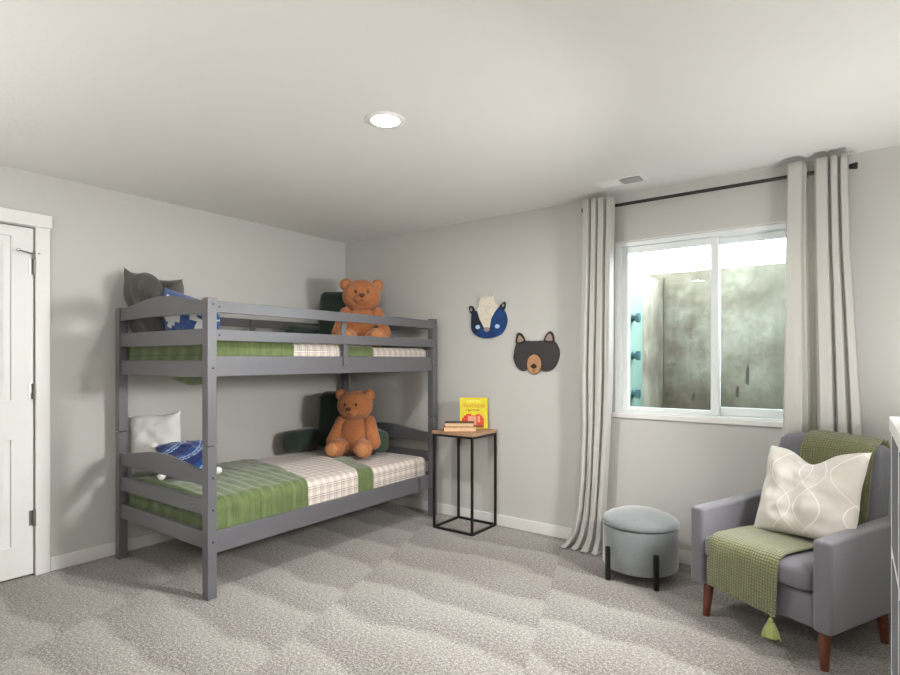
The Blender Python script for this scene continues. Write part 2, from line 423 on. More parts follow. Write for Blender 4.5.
kb = MB(); kb.tube((dx1, dy0+.06, .96), (dx1+.006, dy0+.06, .96), .032, n=24); kb.tube((dx1+.006, dy0+.06, .96), (dx1+.04, dy0+.06, .96), .011, n=16); kb.ellipsoid((dx1+.055, dy0+.06, .96), (.02, .027, .027))
ob('door_knob', kb, M['nickel'], d, smooth=True)
# doorway backing: jamb so that no void shows round the slab
b = MB(); b.box((-.12, DY1-.004, 0), (-.05, DY1, DZ)).box((-.12, DY0, 0), (-.05, DY0+.004, DZ)).box((-.12, DY0, DZ-.004), (-.05, DY1, DZ)).box((-.13, DY0, 0), (-.121, DY1, DZ))
struct(ob('trim_2', b, M['trim']))

# ------------------------------------------------------------------ window
wn = bpy.data.objects.new('window_1', None); COL.objects.link(wn); struct(wn)
def ring(b, x0, x1, z0, z1, wl, wr, wb, wt, ya, yb):
    b.box((x0, ya, z0), (x0+wl, yb, z1)); b.box((x1-wr, ya, z0), (x1, yb, z1))
    b.box((x0+wl, ya, z0), (x1-wr, yb, z0+wb)); b.box((x0+wl, ya, z1-wt), (x1-wr, yb, z1))
b = MB(); ring(b, WX0+.001, WX1-.001, WZ0+.012, WZ1-.001, .03, .03, .012, .03, .012, .13)
ob('window_frame', b, M['vinyl'], wn, bevel=.003)
b = MB(); ring(b, WX0+.031, 3.322, WZ0+.024, WZ1-.031, .042, .046, .03, .042, .035, .075)
sl = ob('sliding_sash', b, M['vinyl'], wn, bevel=.004)
b = MB(); ring(b, 3.275, WX1-.031, WZ0+.024, WZ1-.031, .045, .042, .052, .042, .078, .118)
sf = ob('fixed_sash', b, M['vinyl'], wn, bevel=.004)
ob('pane', MB().box((WX0+.07, .053, WZ0+.05), (3.28, .057, WZ1-.07)), M['glass'], sl)
ob('pane', MB().box((3.316, .096, WZ0+.07), (WX1-.07, .1, WZ1-.07)), M['glass'], sf)
ob('window_sill', MB().box((WX0-.02, -.018, WZ0-.02), (WX1+.02, .125, WZ0+.012)), M['trim'], wn, bevel=.004)
# thin white return round the opening
b = MB(); ring(b, WX0-.006, WX1+.006, WZ0+.012, WZ1+.006, .007, .007, .0001, .007, -.003, .012)
ob('window_return', b, M['trim'], wn)
# concrete light well outside
b = MB(); b.box((2.2, 1.05, .2), (5.2, 1.25, 2.03)); 
ww = struct(ob('well_wall', b, M['concrete']))
b = MB(); b.box((2.5, .16, .2), (2.715, 1.045, 1.955)).box((4.5, .16, .2), (4.7, 1.045, 1.955))
struct(ob('well_side_wall', b, M['concrete']))
b = MB(); b.box((2.69, .16, .6), (2.722, .45, 1.952))
pn = struct(ob('well_panel', b, M['teal']))
for z in (1.605, 1.335, 1.06):
    q = MB(); q.tube((2.722, .22, z), (2.75, .22, z), .02, n=14); q.tube((2.75, .22, z), (2.775, .22, z), .034, n=6); q.tube((2.722, .22, z), (2.727, .22, z), .03, n=14)
    ob('bolt', q, M['tealbolt'], pn)
b = MB(); rr2 = random.Random(11)
for k in range(26):
    z = .3+k*.065; b.box((2.716, 1.034+rr2.uniform(-.004, .004), z), (2.7205, 1.0492, z+.0655))
struct(ob('well_joint', b, M['ground_dark']))
b = MB()
for x, z, h in ((3.27, 1.02, .09), (3.34, 1.12, .16), (3.66, 1.66, .12), (3.12, 1.40, .07), (3.62, .92, .08), (2.95, .98, .06)): b.prism([(x-.012, z), (x+.01, z-.01), (x+.014, z+h*.7), (x+.004, z+h), (x-.01, z+h*.6)], 'y', 1.047, 1.0505)
struct(ob('well_stain', b, M['ground_dark']))
struct(ob('well_floor', MB().box((2.2, .15, .1), (5.2, 1.2, .3)), M['ground']))

# ------------------------------------------------------------------ ceiling fixtures
t = thing('recessed_light', 'round white recessed ceiling light, switched on', 'ceiling light', (2.222, -1.83, H))
b = MB(); b.lathe([(.06, -.004), (.088, -.006), (.095, -.002), (.095, 0), (.06, 0)], 48); ob('trim_ring', b, M['ventwhite'], t, smooth=True, bevel=.001)
b = MB(); b.lathe([(.0, -.0085), (.05, -.008), (.068, -.005), (.07, -.001)], 48); ob('lens', b, M['led'], t, smooth=True)
t = thing('ceiling_vent', 'small white ceiling air vent near the curtain rod', 'vent', (2.818, -.29, H))
b = MB(); W2, D2 = .155, .07
ring2 = [(-W2, -D2), (W2, -D2), (W2, D2), (-W2, D2)]
b.box((-W2, -D2, -.006), (W2, -D2+.022, 0)).box((-W2, D2-.022, -.006), (W2, D2, 0)).box((-W2, -D2+.022, -.006), (-W2+.03, D2-.022, 0)).box((W2-.03, -D2+.022, -.006), (W2, D2-.022, 0)).box((-.004, -D2+.022, -.006), (.004, D2-.022, 0))
ob('frame', b, M['ventwhite'], t, bevel=.002)
ob('duct', MB().box((-W2+.02, -D2+.015, -.0012), (W2-.02, D2-.015, -.0002)), M['ventgap'], t)
for side, (xa, xb, ang) in (('l', (-W2+.03, -.004, 25)), ('r', (.004, W2-.03, -38))):
    for k in range(6):
        y = -D2+.03+k*.0165; q = MB(); dy, dz = .008*cos(radians(ang)), .008*sin(radians(ang))
        q.add([(xa, y-dy, -.006-abs(dz)+dz*.9), (xb, y-dy, -.006-abs(dz)+dz*.9), (xb, y+dy, -.006-abs(dz)-dz*.9), (xa, y+dy, -.006-abs(dz)-dz*.9)], [(0, 1, 2, 3)])
        ob('louver', q, M['ventwhite'], t, solid=.0012)

# ------------------------------------------------------------------ bunk bed
BX0, BX1, BY0, BY1 = .085, 1.19, -2.12, -.085       # outer faces of the posts
PW = .055
bed = thing('bunk_bed', 'grey painted wooden twin bunk bed with arched end rails', 'bunk bed', ((BX0+BX1)/2, (BY0+BY1)/2, 0))
G = M['grey']
def part(name, b, mat=None, parent=bed, **k): return ob(name, b, mat or G, parent, world=True, **k)
CAP = [(px, py) for px in (BX0, BX1-PW) for py in (BY0, BY1-PW)]
for px, py in CAP:
    for z0, z1 in ((0, .833), (.837, 1.645)):
        b = MB(); b.box((px, py, z0), (px+PW, py+PW, z1))
        if z0 > 0: b.box((px+.012, py+.012, .8325), (px+PW-.012, py+PW-.012, .838))
        po = part('post', b, bevel=.004)
        if px > .5:
            for z in ((.31, .485, .66) if z0 == 0 else (1.26, 1.44, 1.61)):
                q = MB(); q.tube((px+PW-.001, py+PW/2+.004, z), (px+PW+.0012, py+PW/2+.004, z), .006, n=12)
                part('screw_cap', q, M['black'] if z != 1.44 else G, po)
def end_rail(yc, z0, z1, rise=0, th=.022):
    xa, xb = BX0+PW-.004, BX1-PW+.004; n = 28
    top = [(xa+(xb-xa)*i/n, z1+rise*(sin(pi*i/n)**1.6)) for i in range(n+1)]
    bot = [(xb-(xb-xa)*i/n, z0+rise*.12*sin(pi*i/n)) for i in range(n+1)]
    b = MB(); b.prism(top+bot, 'y', yc-th/2, yc+th/2); part('end_rail', b, bevel=.003)
for yc in (BY0+PW/2-.006, BY1-PW/2+.006):
    end_rail(yc, 1.56, 1.637, .05); end_rail(yc, 1.388, 1.478); end_rail(yc, 1.208, 1.302)
    end_rail(yc, .615, .695, .05); end_rail(yc, .452, .54); end_rail(yc, .27, .365)
ya, yb = BY0+PW-.004, BY1-PW+.004
for x0 in (BX1-.034, BX0+.012):
    part('side_rail', MB().box((x0, ya, 1.213), (x0+.022, yb, 1.328)), bevel=.003)
    part('side_rail', MB().box((x0, ya, .242), (x0+.022, yb, .362)), bevel=.003)
    for z0, z1 in ((1.566, 1.63), (1.411, 1.474)):
        gx = x0+.013 if x0 > .5 else x0-.006
        g = part('guard_rail', MB().box((gx, ya-.02, z0), (gx+.019, yb+.02, z1)), bevel=.003)
        if x0 > .5:
            for yy in (ya+.02, yb-.02):
                q = MB(); q.tube((gx+.018, yy, (z0+z1)/2), (gx+.0203, yy, (z0+z1)/2), .0055, n=12); part('screw_cap', q, M['black'], g)
    gx = BX1-.0385 if x0 > .5 else BX0+.024
    if x0 > .5:
        gs = part('guard_support', MB().box((BX1-.0118, -1.13, 1.262), (BX1-.002, -1.088, 1.41)).box((BX1-.034, -1.13, 1.33), (BX1-.0212, -1.088, 1.625)).box((BX1-.0335, -1.13, 1.376), (BX1-.003, -1.088, 1.409)), bevel=.002)
        q = MB(); q.tube((BX1-.003, -1.109, 1.285), (BX1-.0005, -1.109, 1.285), .006, n=12); part('screw_cap', q, M['nickel'], gs)
    else:
        part('guard_support', MB().box((BX0+.026, -1.13, 1.33), (BX0+.04, -1.088, 1.625)), bevel=.002)
for zs in (1.214, .25):
    for k in range(9):
        y = BY0+.16+k*.215
        part('slat', MB().box((BX0+.035, y, zs), (BX1-.035, y+.07, zs+.014)), bevel=.002)

def cube_uv_box(a, b, bev, mat, name, label, cat):
    me = bpy.data.meshes.new(name); bm = bmesh.new(); bmesh.ops.create_cube(bm, size=1)
    for v in bm.verts: v.co = Vector([a[i]+(b[i]-a[i])*(v.co[i]+.5) for i in range(3)])
    bmesh.ops.bevel(bm, geom=list(bm.edges), offset=bev, segments=5, profile=.5, affect='EDGES')
    c = Vector([(a[i]+b[i])/2 for i in range(2)]+[a[2]])
    ul = bm.loops.layers.uv.new('uv')
    for f in bm.faces:
        f.smooth = True; n = f.normal
        for l in f.loops:
            p = l.vert.co
            l[ul].uv = (p.x, p.y) if abs(n.z) > .7 else ((p.z-b[2]+b[0] if n.x > 0 else p.z), p.y) if abs(n.x) > abs(n.y) else (p.x, p.z)
    bm.to_mesh(me); bm.free()
    for v in me.vertices: v.co -= c
    me.materials.append(mat); o = bpy.data.objects.new(name, me); o.location = c; COL.objects.link(o)
    tag(o, label, cat); return o
ML, MU = .497, 1.398
cube_uv_box((BX0+.05, BY0+.088, .2655), (BX1-.06, BY1-.05, ML), .045, M['plaid'], 'mattress', 'mattress in a cream plaid sheet on the lower bunk', 'mattress')
cube_uv_box((BX0+.05, BY0+.088, 1.2295), (BX1-.06, BY1-.05, MU), .04, M['plaid'], 'mattress', 'mattress in a cream plaid sheet on the upper bunk', 'mattress')

def drape(name, prof, y0f, y1f, ny, mat, parent=None, puff=0, per=.075, thick=.006, org=(0, 0, 0), seed=0, side_wr=0, foot=None):
    """prof: (x,z) polyline across the bed; y0f/y1f(x): the two end lines. uv in metres"""
    pts = []
    for i in range(len(prof)-1):
        (xa, za), (xb, zb) = prof[i], prof[i+1]; k = max(1, int(sqrt((xb-xa)**2+(zb-za)**2)/.02))
        pts += [(xa+(xb-xa)*j/k, za+(zb-za)*j/k) for j in range(k)]
    pts.append(prof[-1]); s = 0; ss = [0]
    for a, c in zip(pts, pts[1:]): s += sqrt((c[0]-a[0])**2+(c[1]-a[1])**2); ss.append(s)
    vs = []; uv = []; nx = len(pts)
    for j in range(ny+1):
        for i, (x, z) in enumerate(pts):
            y0, y1 = y0f(x), y1f(x); y = y0+(y1-y0)*j/ny
            a = pts[max(0, i-1)]; c = pts[min(nx-1, i+1)]; d = Vector((c[0]-a[0], c[1]-a[1])); d.normalize(); nrm = Vector((-d.y, d.x))
            if nrm.y < 0 and abs(nrm.y) > .3: nrm = -nrm
            if abs(nrm.y) <= .3: nrm = Vector((1, 0)) if x > .6 else Vector((-1, 0))
            h = puff*abs(sin(pi*(y/per))) + puff*1.2*noise.noise(Vector((x*9+seed, y*9, z*9)))
            if side_wr and nrm.x > .6: h += side_wr*max(0, noise.noise(Vector((seed+3, y*22, z*5))))
            vs.append((x+nrm.x*h-org[0], y-org[1], z+nrm.y*h-org[2])); uv.append((ss[i], y))
    if foot is not None:     # the foot end hangs down behind the foot rail
        fv = []; fu = []; rows = 7
        for r in range(rows, 0, -1):
            for i, (x, z) in enumerate(pts):
                bx, by, bz = vs[i]; a_ = min(1, r/3)*pi/2
                zz = bz-.03*(1-cos(a_))-max(0, r-3)/(rows-3)*max(0, bz+org[2]-.03-foot)
                zz = max(zz, foot-org[2]); zz = min(zz, bz)
                fv.append((bx*1.0, by-.018*sin(a_)+.004*sin(x*40+r*.4)*(r > 2), zz)); fu.append((uv[i][0], uv[i][1]-.02*r))
        vs = fv+vs; uv = fu+uv; ny += rows
    fs = [(j*nx+i, j*nx+i+1, (j+1)*nx+i+1, (j+1)*nx+i) for j in range(ny) for i in range(nx-1)]
    return ob(name, MB().add(vs, fs, 0, uv), mat, parent, smooth=True, solid=thick)
def rounded(xa, xb, zt, zlo, r, dome=.012, lo=None):
    """cross-section over a mattress: down the wall side, over the top, down the front"""
    pr_ = [(xa, zlo)]
    pr_ += [(xa+r-r*cos(t*pi/8), zt-r+r*sin(t*pi/8)) for t in range(5)]
    pr_ += [(xa+r+(xb-xa-2*r)*k/10, zt+dome*sin(pi*k/10)) for k in range(1, 10)]
    pr_ += [(xb-r+r*sin(t*pi/8), zt-r+r*cos(t*pi/8)) for t in range(5)]
    pr_.append((xb, lo or zlo)); return pr_
for lvl, (zt, e1, e2, e3, slope, who, zlo) in (('lo', (ML, -1.40, -.945, -.785, -.2, 'lower', .33)), ('up', (MU, -1.515, -1.09, -.785, -.02, 'upper', 1.315))):
    org = (.64, -1.2, zt)
    xm = BX1-.06
    lo = lvl == 'lo'
    rr = .06 if lo else .042; dm = .02 if lo else .008
    slope2 = -.33 if lo else -.05
    E1 = lambda x: e1+slope*(x-1.13); E2 = lambda x: e2+slope2*(x-1.13); E3 = lambda x: e3+slope2*(x-1.13)
    prof = rounded(BX0+.036, xm+(.015 if lo else .013), zt+.027, zlo, rr, dm)
    q = drape('quilt', prof, lambda x: BY0+.082, E1, 110, M['quilt'], None, .006 if lo else .003, thick=.008, org=org, seed=3 if lo else 9, side_wr=.008 if lo else .002, foot=.31 if lo else 1.262)
    q.matrix_basis = Matrix.Translation(org)
    tag(q, f'olive green channel-stitched quilt with a plaid band on the {who} bunk', 'quilt')
    drape('plaid_band', rounded(BX0+.04, xm+.0085, zt+.0165, zlo, rr, dm), lambda x: E1(x)-.03, E2, 40, M['plaid'], q, .0012, thick=.005, org=org, seed=5)
    drape('green_border', rounded(BX0+.043, xm+.003, zt+.0075, zlo, rr, dm), lambda x: E2(x)-.03, E3, 12, M['quilt'], q, .001, thick=.005, org=org, seed=6)
    if not lo:
        # slack of the quilt hanging under the foot rail
        n = 30; vs = []; uv = []
        for j in range(7):
            for i in range(n+1):
                x = .50+.62*i/n; sag = .075*max(0, sin(pi*min(1, (i/n)*.96)))**.9*(.35+.65*(i/n))*1.2
                z = 1.225-(sag)*j/6; y = -2.052+.02*j/6+.008*sin(i*.8+j)
                vs.append((x-org[0], y-org[1], z-org[2])); uv.append((x, z))
        ob('quilt_slack', MB().add(vs, [(j*(n+1)+i, j*(n+1)+i+1, (j+1)*(n+1)+i+1, (j+1)*(n+1)+i) for j in range(6) for i in range(n)], 0, uv), M['quilt'], q, smooth=True, solid=.008)

# ------------------------------------------------------------------ pillows
def pillow_mb(wd, ht, th, n=30, pinch=.07, wr=.012, seed=0, matf=None, dent=0, corner=0, sag=0, ll=0, lr=0):
    b = MB()
    def pt(u, v, sgn):
        x = wd/2*u*(1-pinch*(1-v*v)*abs(u)); z = ht/2*v*(1-pinch*(1-u*u)*abs(v))
        prof = max(0, (1-u**4)*(1-v**4))**.5*(max(0, (1-u*u)*(1-v*v))**.12)
        y = sgn*th/2*prof
        y += sgn*wr*prof*noise.noise(Vector((u*2.2+seed, v*2.2, sgn*3+seed)))*2
        y += sgn*wr*.5*prof*noise.noise(Vector((u*6+seed, v*6, sgn*5)))
        if dent and v > 0:   # karate chop: top edge pushed down in the middle
            k = exp(-(u/.38)**2)*v*v; z -= dent*k; y *= (1-.35*k)
        if corner: y += corner*(abs(u*v))**3
        if ll or lr: z += (ll*max(0, -u)**2.5+lr*max(0, u)**2.5)*max(0, v)**1.5
        if sag: z -= sag*abs(u)**2*(1 if v > 0 else 0)*v
        return (x, y, z)
    for sgn in (-1, 1):
        vs = []; uv = []
        for j in range(n+1):
            for i in range(n+1):
                u, v = -1+2*i/n, -1+2*j/n
                u = math.copysign(abs(u)**.9, u); v = math.copysign(abs(v)**.9, v)
                p = pt(u, v, sgn); vs.append(p); uv.append((p[0], p[2]))
        for j in range(n):
            for i in range(n):
                f = (j*(n+1)+i, j*(n+1)+i+1, (j+1)*(n+1)+i+1, (j+1)*(n+1)+i)
                if sgn > 0: f = f[::-1]
                mi = matf(i/n, j/n, sgn) if matf else 0
                b_faces.append((sgn, f, mi))
        sheets.append((vs, uv))
    return b
def pillow(name, wd, ht, th, mats, label, loc, R, seed=0, matf=None, parent=None, **k):
    global b_faces, sheets
    b_faces = []; sheets = []
    pillow_mb(wd, ht, th, seed=seed, matf=matf, **k)
    mb = MB(); o1 = 0
    for si, sgn in enumerate((-1, 1)):
        vs, uv = sheets[si]; off = len(mb.v); mb.v += vs
        for s_, f, mi in b_faces:
            if s_ == sgn: mb.f.append([q+off for q in f]); mb.mi.append(mi); mb.uv.append([uv[q] for q in f])
    o = ob(name, mb, mats, None, smooth=True, weld=True)
    o.matrix_basis = Matrix.Translation(loc) @ R.to_4x4()
    tag(o, label, 'pillow'); return o
def eul(x=0, y=0, z=0): return (Matrix.Rotation(radians(z), 3, 'Z') @ Matrix.Rotation(radians(x), 3, 'X') @ Matrix.Rotation(radians(y), 3, 'Y'))
# upper bunk, foot end: two dark pillows leaning in the corner, a blue one in front of them
pillow('throw_pillow', .44, .46, .13, M['charcoal'], 'dark charcoal pillow with a raised corner, nearest the wall on upper bunk', (.262, -2.005, 1.655), eul(9, 0, 0), seed=2, pinch=.05, ll=.05, lr=-.09)
pillow('throw_pillow', .40, .42, .12, M['charcoal2'], 'grey pillow behind the dark charcoal pillow on the upper bunk', (.215, -1.86, 1.65), eul(3, 6, 4), seed=5)
GRID = ["................", "...W....WW......", "............W..W", "WW........WW....", ".WW..W.W..WWWW..", "..WWWWWW....WW..", "...WWWW.....W...", "....WW..........", "................", "....WW......WW..", ".W............W."]
def pix(u, v, s):
    r = GRID[min(len(GRID)-1, int((1-v)*len(GRID)))]; return 1 if r[min(15, int(u*16))] == 'W' else 0
pillow('lumbar_pillow', .64, .31, .13, [M['blue'], M['pom']], 'royal blue pillow with a white pixel pattern behind the upper end rail', (.71, -1.955, 1.552), eul(6, 13, 0), seed=8, matf=pix, n=48, ll=.0, lr=-.09)
# lower bunk, foot end
pillow('throw_pillow', .39, .42, .12, M['white_fab'], 'plain white pillow at the foot of the lower bunk', (.225, -1.925, .735), eul(2, 0, 24), seed=11, pinch=.05, ll=-.03, lr=.03)
def stripes(u, v, s):
    t = ((u-.1)**2+(v-.1)**2)**.5*1.0
    t = (t*3.0) % 1.0
    return 1 if t < .10 or .18 < t < .26 else (0 if t < .72 else 2)
sp_ = pillow('throw_pillow', .33, .33, .15, [M['navy'], M['lblue'], M['blue']], 'blue pillow with pale curved stripes and white corner pompoms', (.50, -1.865, .665), Matrix.Rotation(radians(30), 3, 'Z') @ Matrix.Rotation(radians(19), 3, 'Y') @ eul(-71, 45, 0), seed=14, matf=stripes, n=44, pinch=.05)
for cx, cz in ((-.165, -.165), (.165, -.165), (-.165, .165), (.165, .165)):
    q = MB(); q.ellipsoid((cx*.99, 0, cz*.99), (.024, .024, .024), 14, 10); ob('pompom', q, M['pom'], sp_, smooth=True)

# ------------------------------------------------------------------ reading pillows and bears
def rbox(a, b, bev, seg=6):
    bm = bmesh.new(); bmesh.ops.create_cube(bm, size=1)
    for v in bm.verts: v.co = Vector([a[i]+(b[i]-a[i])*(v.co[i]+.5) for i in range(3)])
    bmesh.ops.bevel(bm, geom=list(bm.edges), offset=bev, segments=seg, profile=.5, affect='EDGES')
    mb = MB(); bm.verts.index_update(); mb.add([v.co.copy() for v in bm.verts], [[v.index for v in f.verts] for f in bm.faces]); bm.free(); return mb
def tf(mb, Mx): mb.v = [tuple(Mx @ Vector(p)) for p in mb.v]; return mb
def bend(mb, f): mb.v = [tuple(f(*p)) for p in mb.v]; return mb
def reading_pillow(label, loc, rz):
    t = thing('reading_pillow', label, 'reading pillow', loc, rz)
    b = rbox((-.22, -.08, .012), (.22, .08, .50), .055); bend(b, lambda x, y, z: (x*(1-.12*z/.5), y+.10*z*z/.5*1.2-.02, z)); ob('backrest', b, M['dgreen'], t, smooth=True)
    for s in (-1, 1):
        b = rbox((-.075, -.36, 0.004), (.075, .02, .19), .06)
        tf(b, Matrix.Translation((s*.245, -.01, 0)) @ Matrix.Rotation(s*radians(24), 4, 'Z')); a = ob('arm', b, M['dgreen2'] if s > 0 else M['dgreen'], t, smooth=True)
        # piping round the front end
        q = MB(); pts = [(-.06+.12*.5*(1+cos(k*pi/8)), 0, .097+.08*sin(k*pi/8)) for k in range(16)]
        pts = [(.058*math.copysign(abs(cos(k*pi/12))**.6, cos(k*pi/12)), -.338, .097+.078*math.copysign(abs(sin(k*pi/12))**.6, sin(k*pi/12))) for k in range(24)]
        for k in range(24): q.tube(pts[k], pts[(k+1) % 24], .005, n=8)
        tf(q, Matrix.Translation((s*.245, -.01, 0)) @ Matrix.Rotation(s*radians(24), 4, 'Z')); ob('piping', q, M['dgreen'], a, smooth=True)
    return t
def capsule(b, p, q, r0, r1, n=22):
    p = Vector(p); q = Vector(q); d = (q-p); L = d.length; z = d.normalized()
    a = z.orthogonal().normalized(); c = z.cross(a); R = Matrix((a, c, z)).transposed()
    prof = []
    for k in range(9): th = -pi/2+pi/2*k/8; prof.append((r0*cos(th), r0*sin(th)))
    for k in range(1, 8): prof.append((r0+(r1-r0)*k/8, L*k/8))
    for k in range(9): th = pi/2*k/8; prof.append((r1*cos(th), L+r1*sin(th)))
    vs = [p+R @ Vector((r*cos(2*pi*k/n), r*sin(2*pi*k/n), h)) for r, h in prof for k in range(n)]
    fs = [(i*n+k, i*n+(k+1) % n, (i+1)*n+(k+1) % n, (i+1)*n+k) for i in range(len(prof)-1) for k in range(n)]
    b.add(vs, fs); return b
furtex = bpy.data.textures.new('fur_clumps', 'CLOUDS'); furtex.noise_scale = .018; furtex.noise_depth = 2
def plush(name, b, mat, parent, amt=.008, sub=1):
    o = ob(name, b, mat, parent, smooth=True, weld=True, sub=sub)
    md = o.modifiers.new('fur', 'DISPLACE'); md.texture = furtex; md.strength = amt; md.mid_level = .5; md.texture_coords = 'LOCAL'
    return o
def teddy(label, loc, rz, hz=0, hx=0, lean=0, sc=1):
    t = thing('teddy_bear', label, 'teddy bear', loc, rz); t.scale = (sc, sc, sc)
    b = MB(); b.ellipsoid((0, .01, .165), (.138, .118, .165), e=.92); bend(b, lambda x, y, z: (x*(1.06-.9*max(0, z-.16)), y+lean*z, z)); plush('torso', b, M['fur'], t, .010)
    hp = Vector((0, -.012+lean*.4, .415)); RH = (Matrix.Rotation(radians(hz), 4, 'Z') @ Matrix.Rotation(radians(hx), 4, 'X'))
    HM = Matrix.Translation(hp) @ RH
    b = MB(); b.ellipsoid((0, 0, 0), (.152, .123, .124), e=.9); bend(b, lambda x, y, z: (x*(1-.5*max(0, z)), y, z)); tf(b, HM); hd = plush('head', b, M['fur'], t, .009)
    for s in (-1, 1):
        b = MB(); b.ellipsoid((s*.122, .005, .082), (.05, .026, .05)); tf(b, HM); e = plush('ear', b, M['fur'], hd, .005)
        b = MB(); b.ellipsoid((s*.12, -.016, .08), (.033, .012, .033)); tf(b, HM); ie = ob('inner_ear', b, M['fur_l'], hd, smooth=True)
        b = MB(); b.ellipsoid((s*.047, -.113, .022), (.0115, .009, .0125), 16, 10); tf(b, HM); ob('eye', b, M['eye'], hd, smooth=True)
        b = capsule(MB(), (s*.118, 0, .275), (s*.168, -.07, .115), .052, .062); bend(b, lambda x, y, z: (x, y+lean*z, z)); plush('arm', b, M['fur'], t, .008)
        b = capsule(MB(), (s*.085, -.05, .072), (s*.118, -.205, .078), .07, .074); lg = plush('leg', b, M['fur'], t, .008)
        b = MB(); b.ellipsoid((s*.121, -.262, .079), (.05, .02, .052)); ob('foot_pad', b, M['fur_l'], lg, smooth=True)
    b = MB(); b.ellipsoid((0, -.108, -.03), (.062, .05, .048)); tf(b, HM); mz = plush('muzzle', b, M['fur'], hd, .004)
    b = MB(); b.ellipsoid((0, -.158, -.008), (.023, .014, .016), 16, 10); bend(b, lambda x, y, z: (x*(1+8*(z+.008)), y, z)); tf(b, HM); ob('nose', b, M['nose'], hd, smooth=True)
    b = MB(); b.tube((0, -.158, -.02), (0, -.155, -.045), .003, n=8).tube((0, -.155, -.045), (-.02, -.148, -.056), .003, n=8).tube((0, -.155, -.045), (.02, -.148, -.056), .003, n=8); tf(b, HM); ob('mouth', b, M['nose'], hd)
    return t
reading_pillow('dark green reading pillow with arms behind the lower teddy bear', (.33, -.345, ML+.026), radians(36))
reading_pillow('dark green reading pillow with arms behind the upper teddy bear', (.33, -.345, MU+.014), radians(36))
teddy('brown plush teddy bear sitting on the lower bunk', (.645, -.49, ML+.018), radians(30), hz=-4, hx=6)
teddy('brown plush teddy bear sitting on the upper bunk behind the guard rail', (.645, -.42, MU+.004), radians(44), hz=2, hx=2, sc=1.07)

# ------------------------------------------------------------------ side table and books
TX0, TX1, TY0, TY1, TZ = 1.36, 1.732, -.362, -.018, .757
t = thing('side_table', 'tall square side table with a wooden top on a thin black metal frame', 'side table', ((TX0+TX1)/2, (TY0+TY1)/2, 0))
ob('tabletop', MB().box((TX0-.006, TY0-.006, TZ-.024), (TX1+.006, TY1+.003, TZ)), M['oak'], t, world=True, bevel=.003)
r = .0085
for x in (TX0+r, TX1-r):
    for y in (TY0+r, TY1-r):
        ob('leg', MB().box((x-r, y-r, 0), (x+r, y+r, TZ-.0245)), M['black'], t, world=True, bevel=.0015)
for z0, nm in ((0.0, 'floor_rail'), (TZ-.0405, 'top_rail')):
    for y in (TY0+r, TY1-r): ob(nm, MB().box((TX0+2*r, y-r, z0), (TX1-2*r, y+r, z0+2*r)), M['black'], t, world=True)
    for x in (TX0+r, TX1-r): ob(nm, MB().box((x-r, TY0+2*r, z0), (x+r, TY1-2*r, z0+2*r)), M['black'], t, world=True)
def book(name, label, w_, d_, h_, cov, loc, Rm):
    """lying book, local: x width, y depth (spine at +y), z thickness"""
    o = thing(name, label, 'book', loc, tilt=Rm)
    ob('page_block', MB().box((-w_/2+.004, -d_/2+.004, .0022), (w_/2-.004, d_/2-.001, h_-.0022)), M['page'], o)
    b = MB(); b.box((-w_/2, -d_/2, 0), (w_/2, d_/2, .002)).box((-w_/2, -d_/2, h_-.002), (w_/2, d_/2, h_)).box((-w_/2, d_/2-.002, .002), (w_/2, d_/2, h_-.002))
    ob('cover', b, cov, o, bevel=.0008)
    return o
Rz = Matrix.Rotation(radians(36), 3, 'Z')
book('book', 'tan-covered book lying on the side table under another book', .25, .15, .034, M['cover_o'], (1.535, -.245, TZ+.0003), Matrix.Rotation(radians(38), 3, 'Z'))
book('book', 'dark-covered book lying on top of the tan book, pages showing', .225, .14, .03, M['cover_d'], (1.53, -.24, TZ+.0347), Matrix.Rotation(radians(34), 3, 'Z'))
# standing picture book: local x width, z height, y thickness (front at -y)
bw, bh, bt = .222, .246, .03
ob_ = thing('picture_book', 'bright yellow picture book standing upright behind the lying books', 'book', (1.572, -.105, TZ+.002), tilt=Rz @ Matrix.Rotation(radians(-9), 3, 'X'))
b = MB(); b.box((-bw/2, -bt/2, 0), (bw/2, -bt/2+.003, bh)).box((-bw/2, bt/2-.003, 0), (bw/2, bt/2, bh))
ob('cover', b, M['yellow'], ob_, bevel=.001)
ob('spine', MB().box((bw/2, -bt/2, 0), (bw/2+.003, bt/2, bh)), M['yellow2'], ob_, bevel=.001)
ob('page_block', MB().box((-bw/2+.004, -bt/2+.0032, .004), (bw/2-.0002, bt/2-.0032, bh-.004)), M['page'], ob_)
def cover_marks(name, rects, mat):
    b = MB()
    for x0, x1, z0, z1 in rects: b.box((x0, -bt/2-.0007, z0), (x1, -bt/2+.0004, z1))
    ob(name, b, mat, ob_)
rnd = random.Random(4)
def word_row(x0, x1, z, hgt, gap=.003):
    out = []; x = x0
    while x < x1-.006:
        wd = rnd.uniform(.006, .012)
        kind = rnd.random()
        out.append((x, x+.0032, z, z+hgt)); 
        if kind < .6: out.append((x+.0032, x+wd, z+(hgt-.003 if kind < .3 else 0), z+(hgt if kind < .3 else .003)))
        if kind > .4: out.append((x+wd-.003, x+wd, z, z+hgt*.8))
        x += wd+gap
    return out
cover_marks('title_line', word_row(-.05, .05, .207, .018), M['ink_y'])
cover_marks('title_line', word_row(-.088, .088, .168, .026), M['ink_o'])
cover_marks('title_line', word_row(-.06, .045, .138, .014), M['ink_b'])
cover_marks('cover_picture', [(-.095, .08, .008, .085), (-.08, .07, .085, .104), (-.06, -.02, .104, .116), (.02, .055, .104, .114)], M['ink_r'])
cover_marks('cover_picture_detail', [], M['ink_p']) if False else None
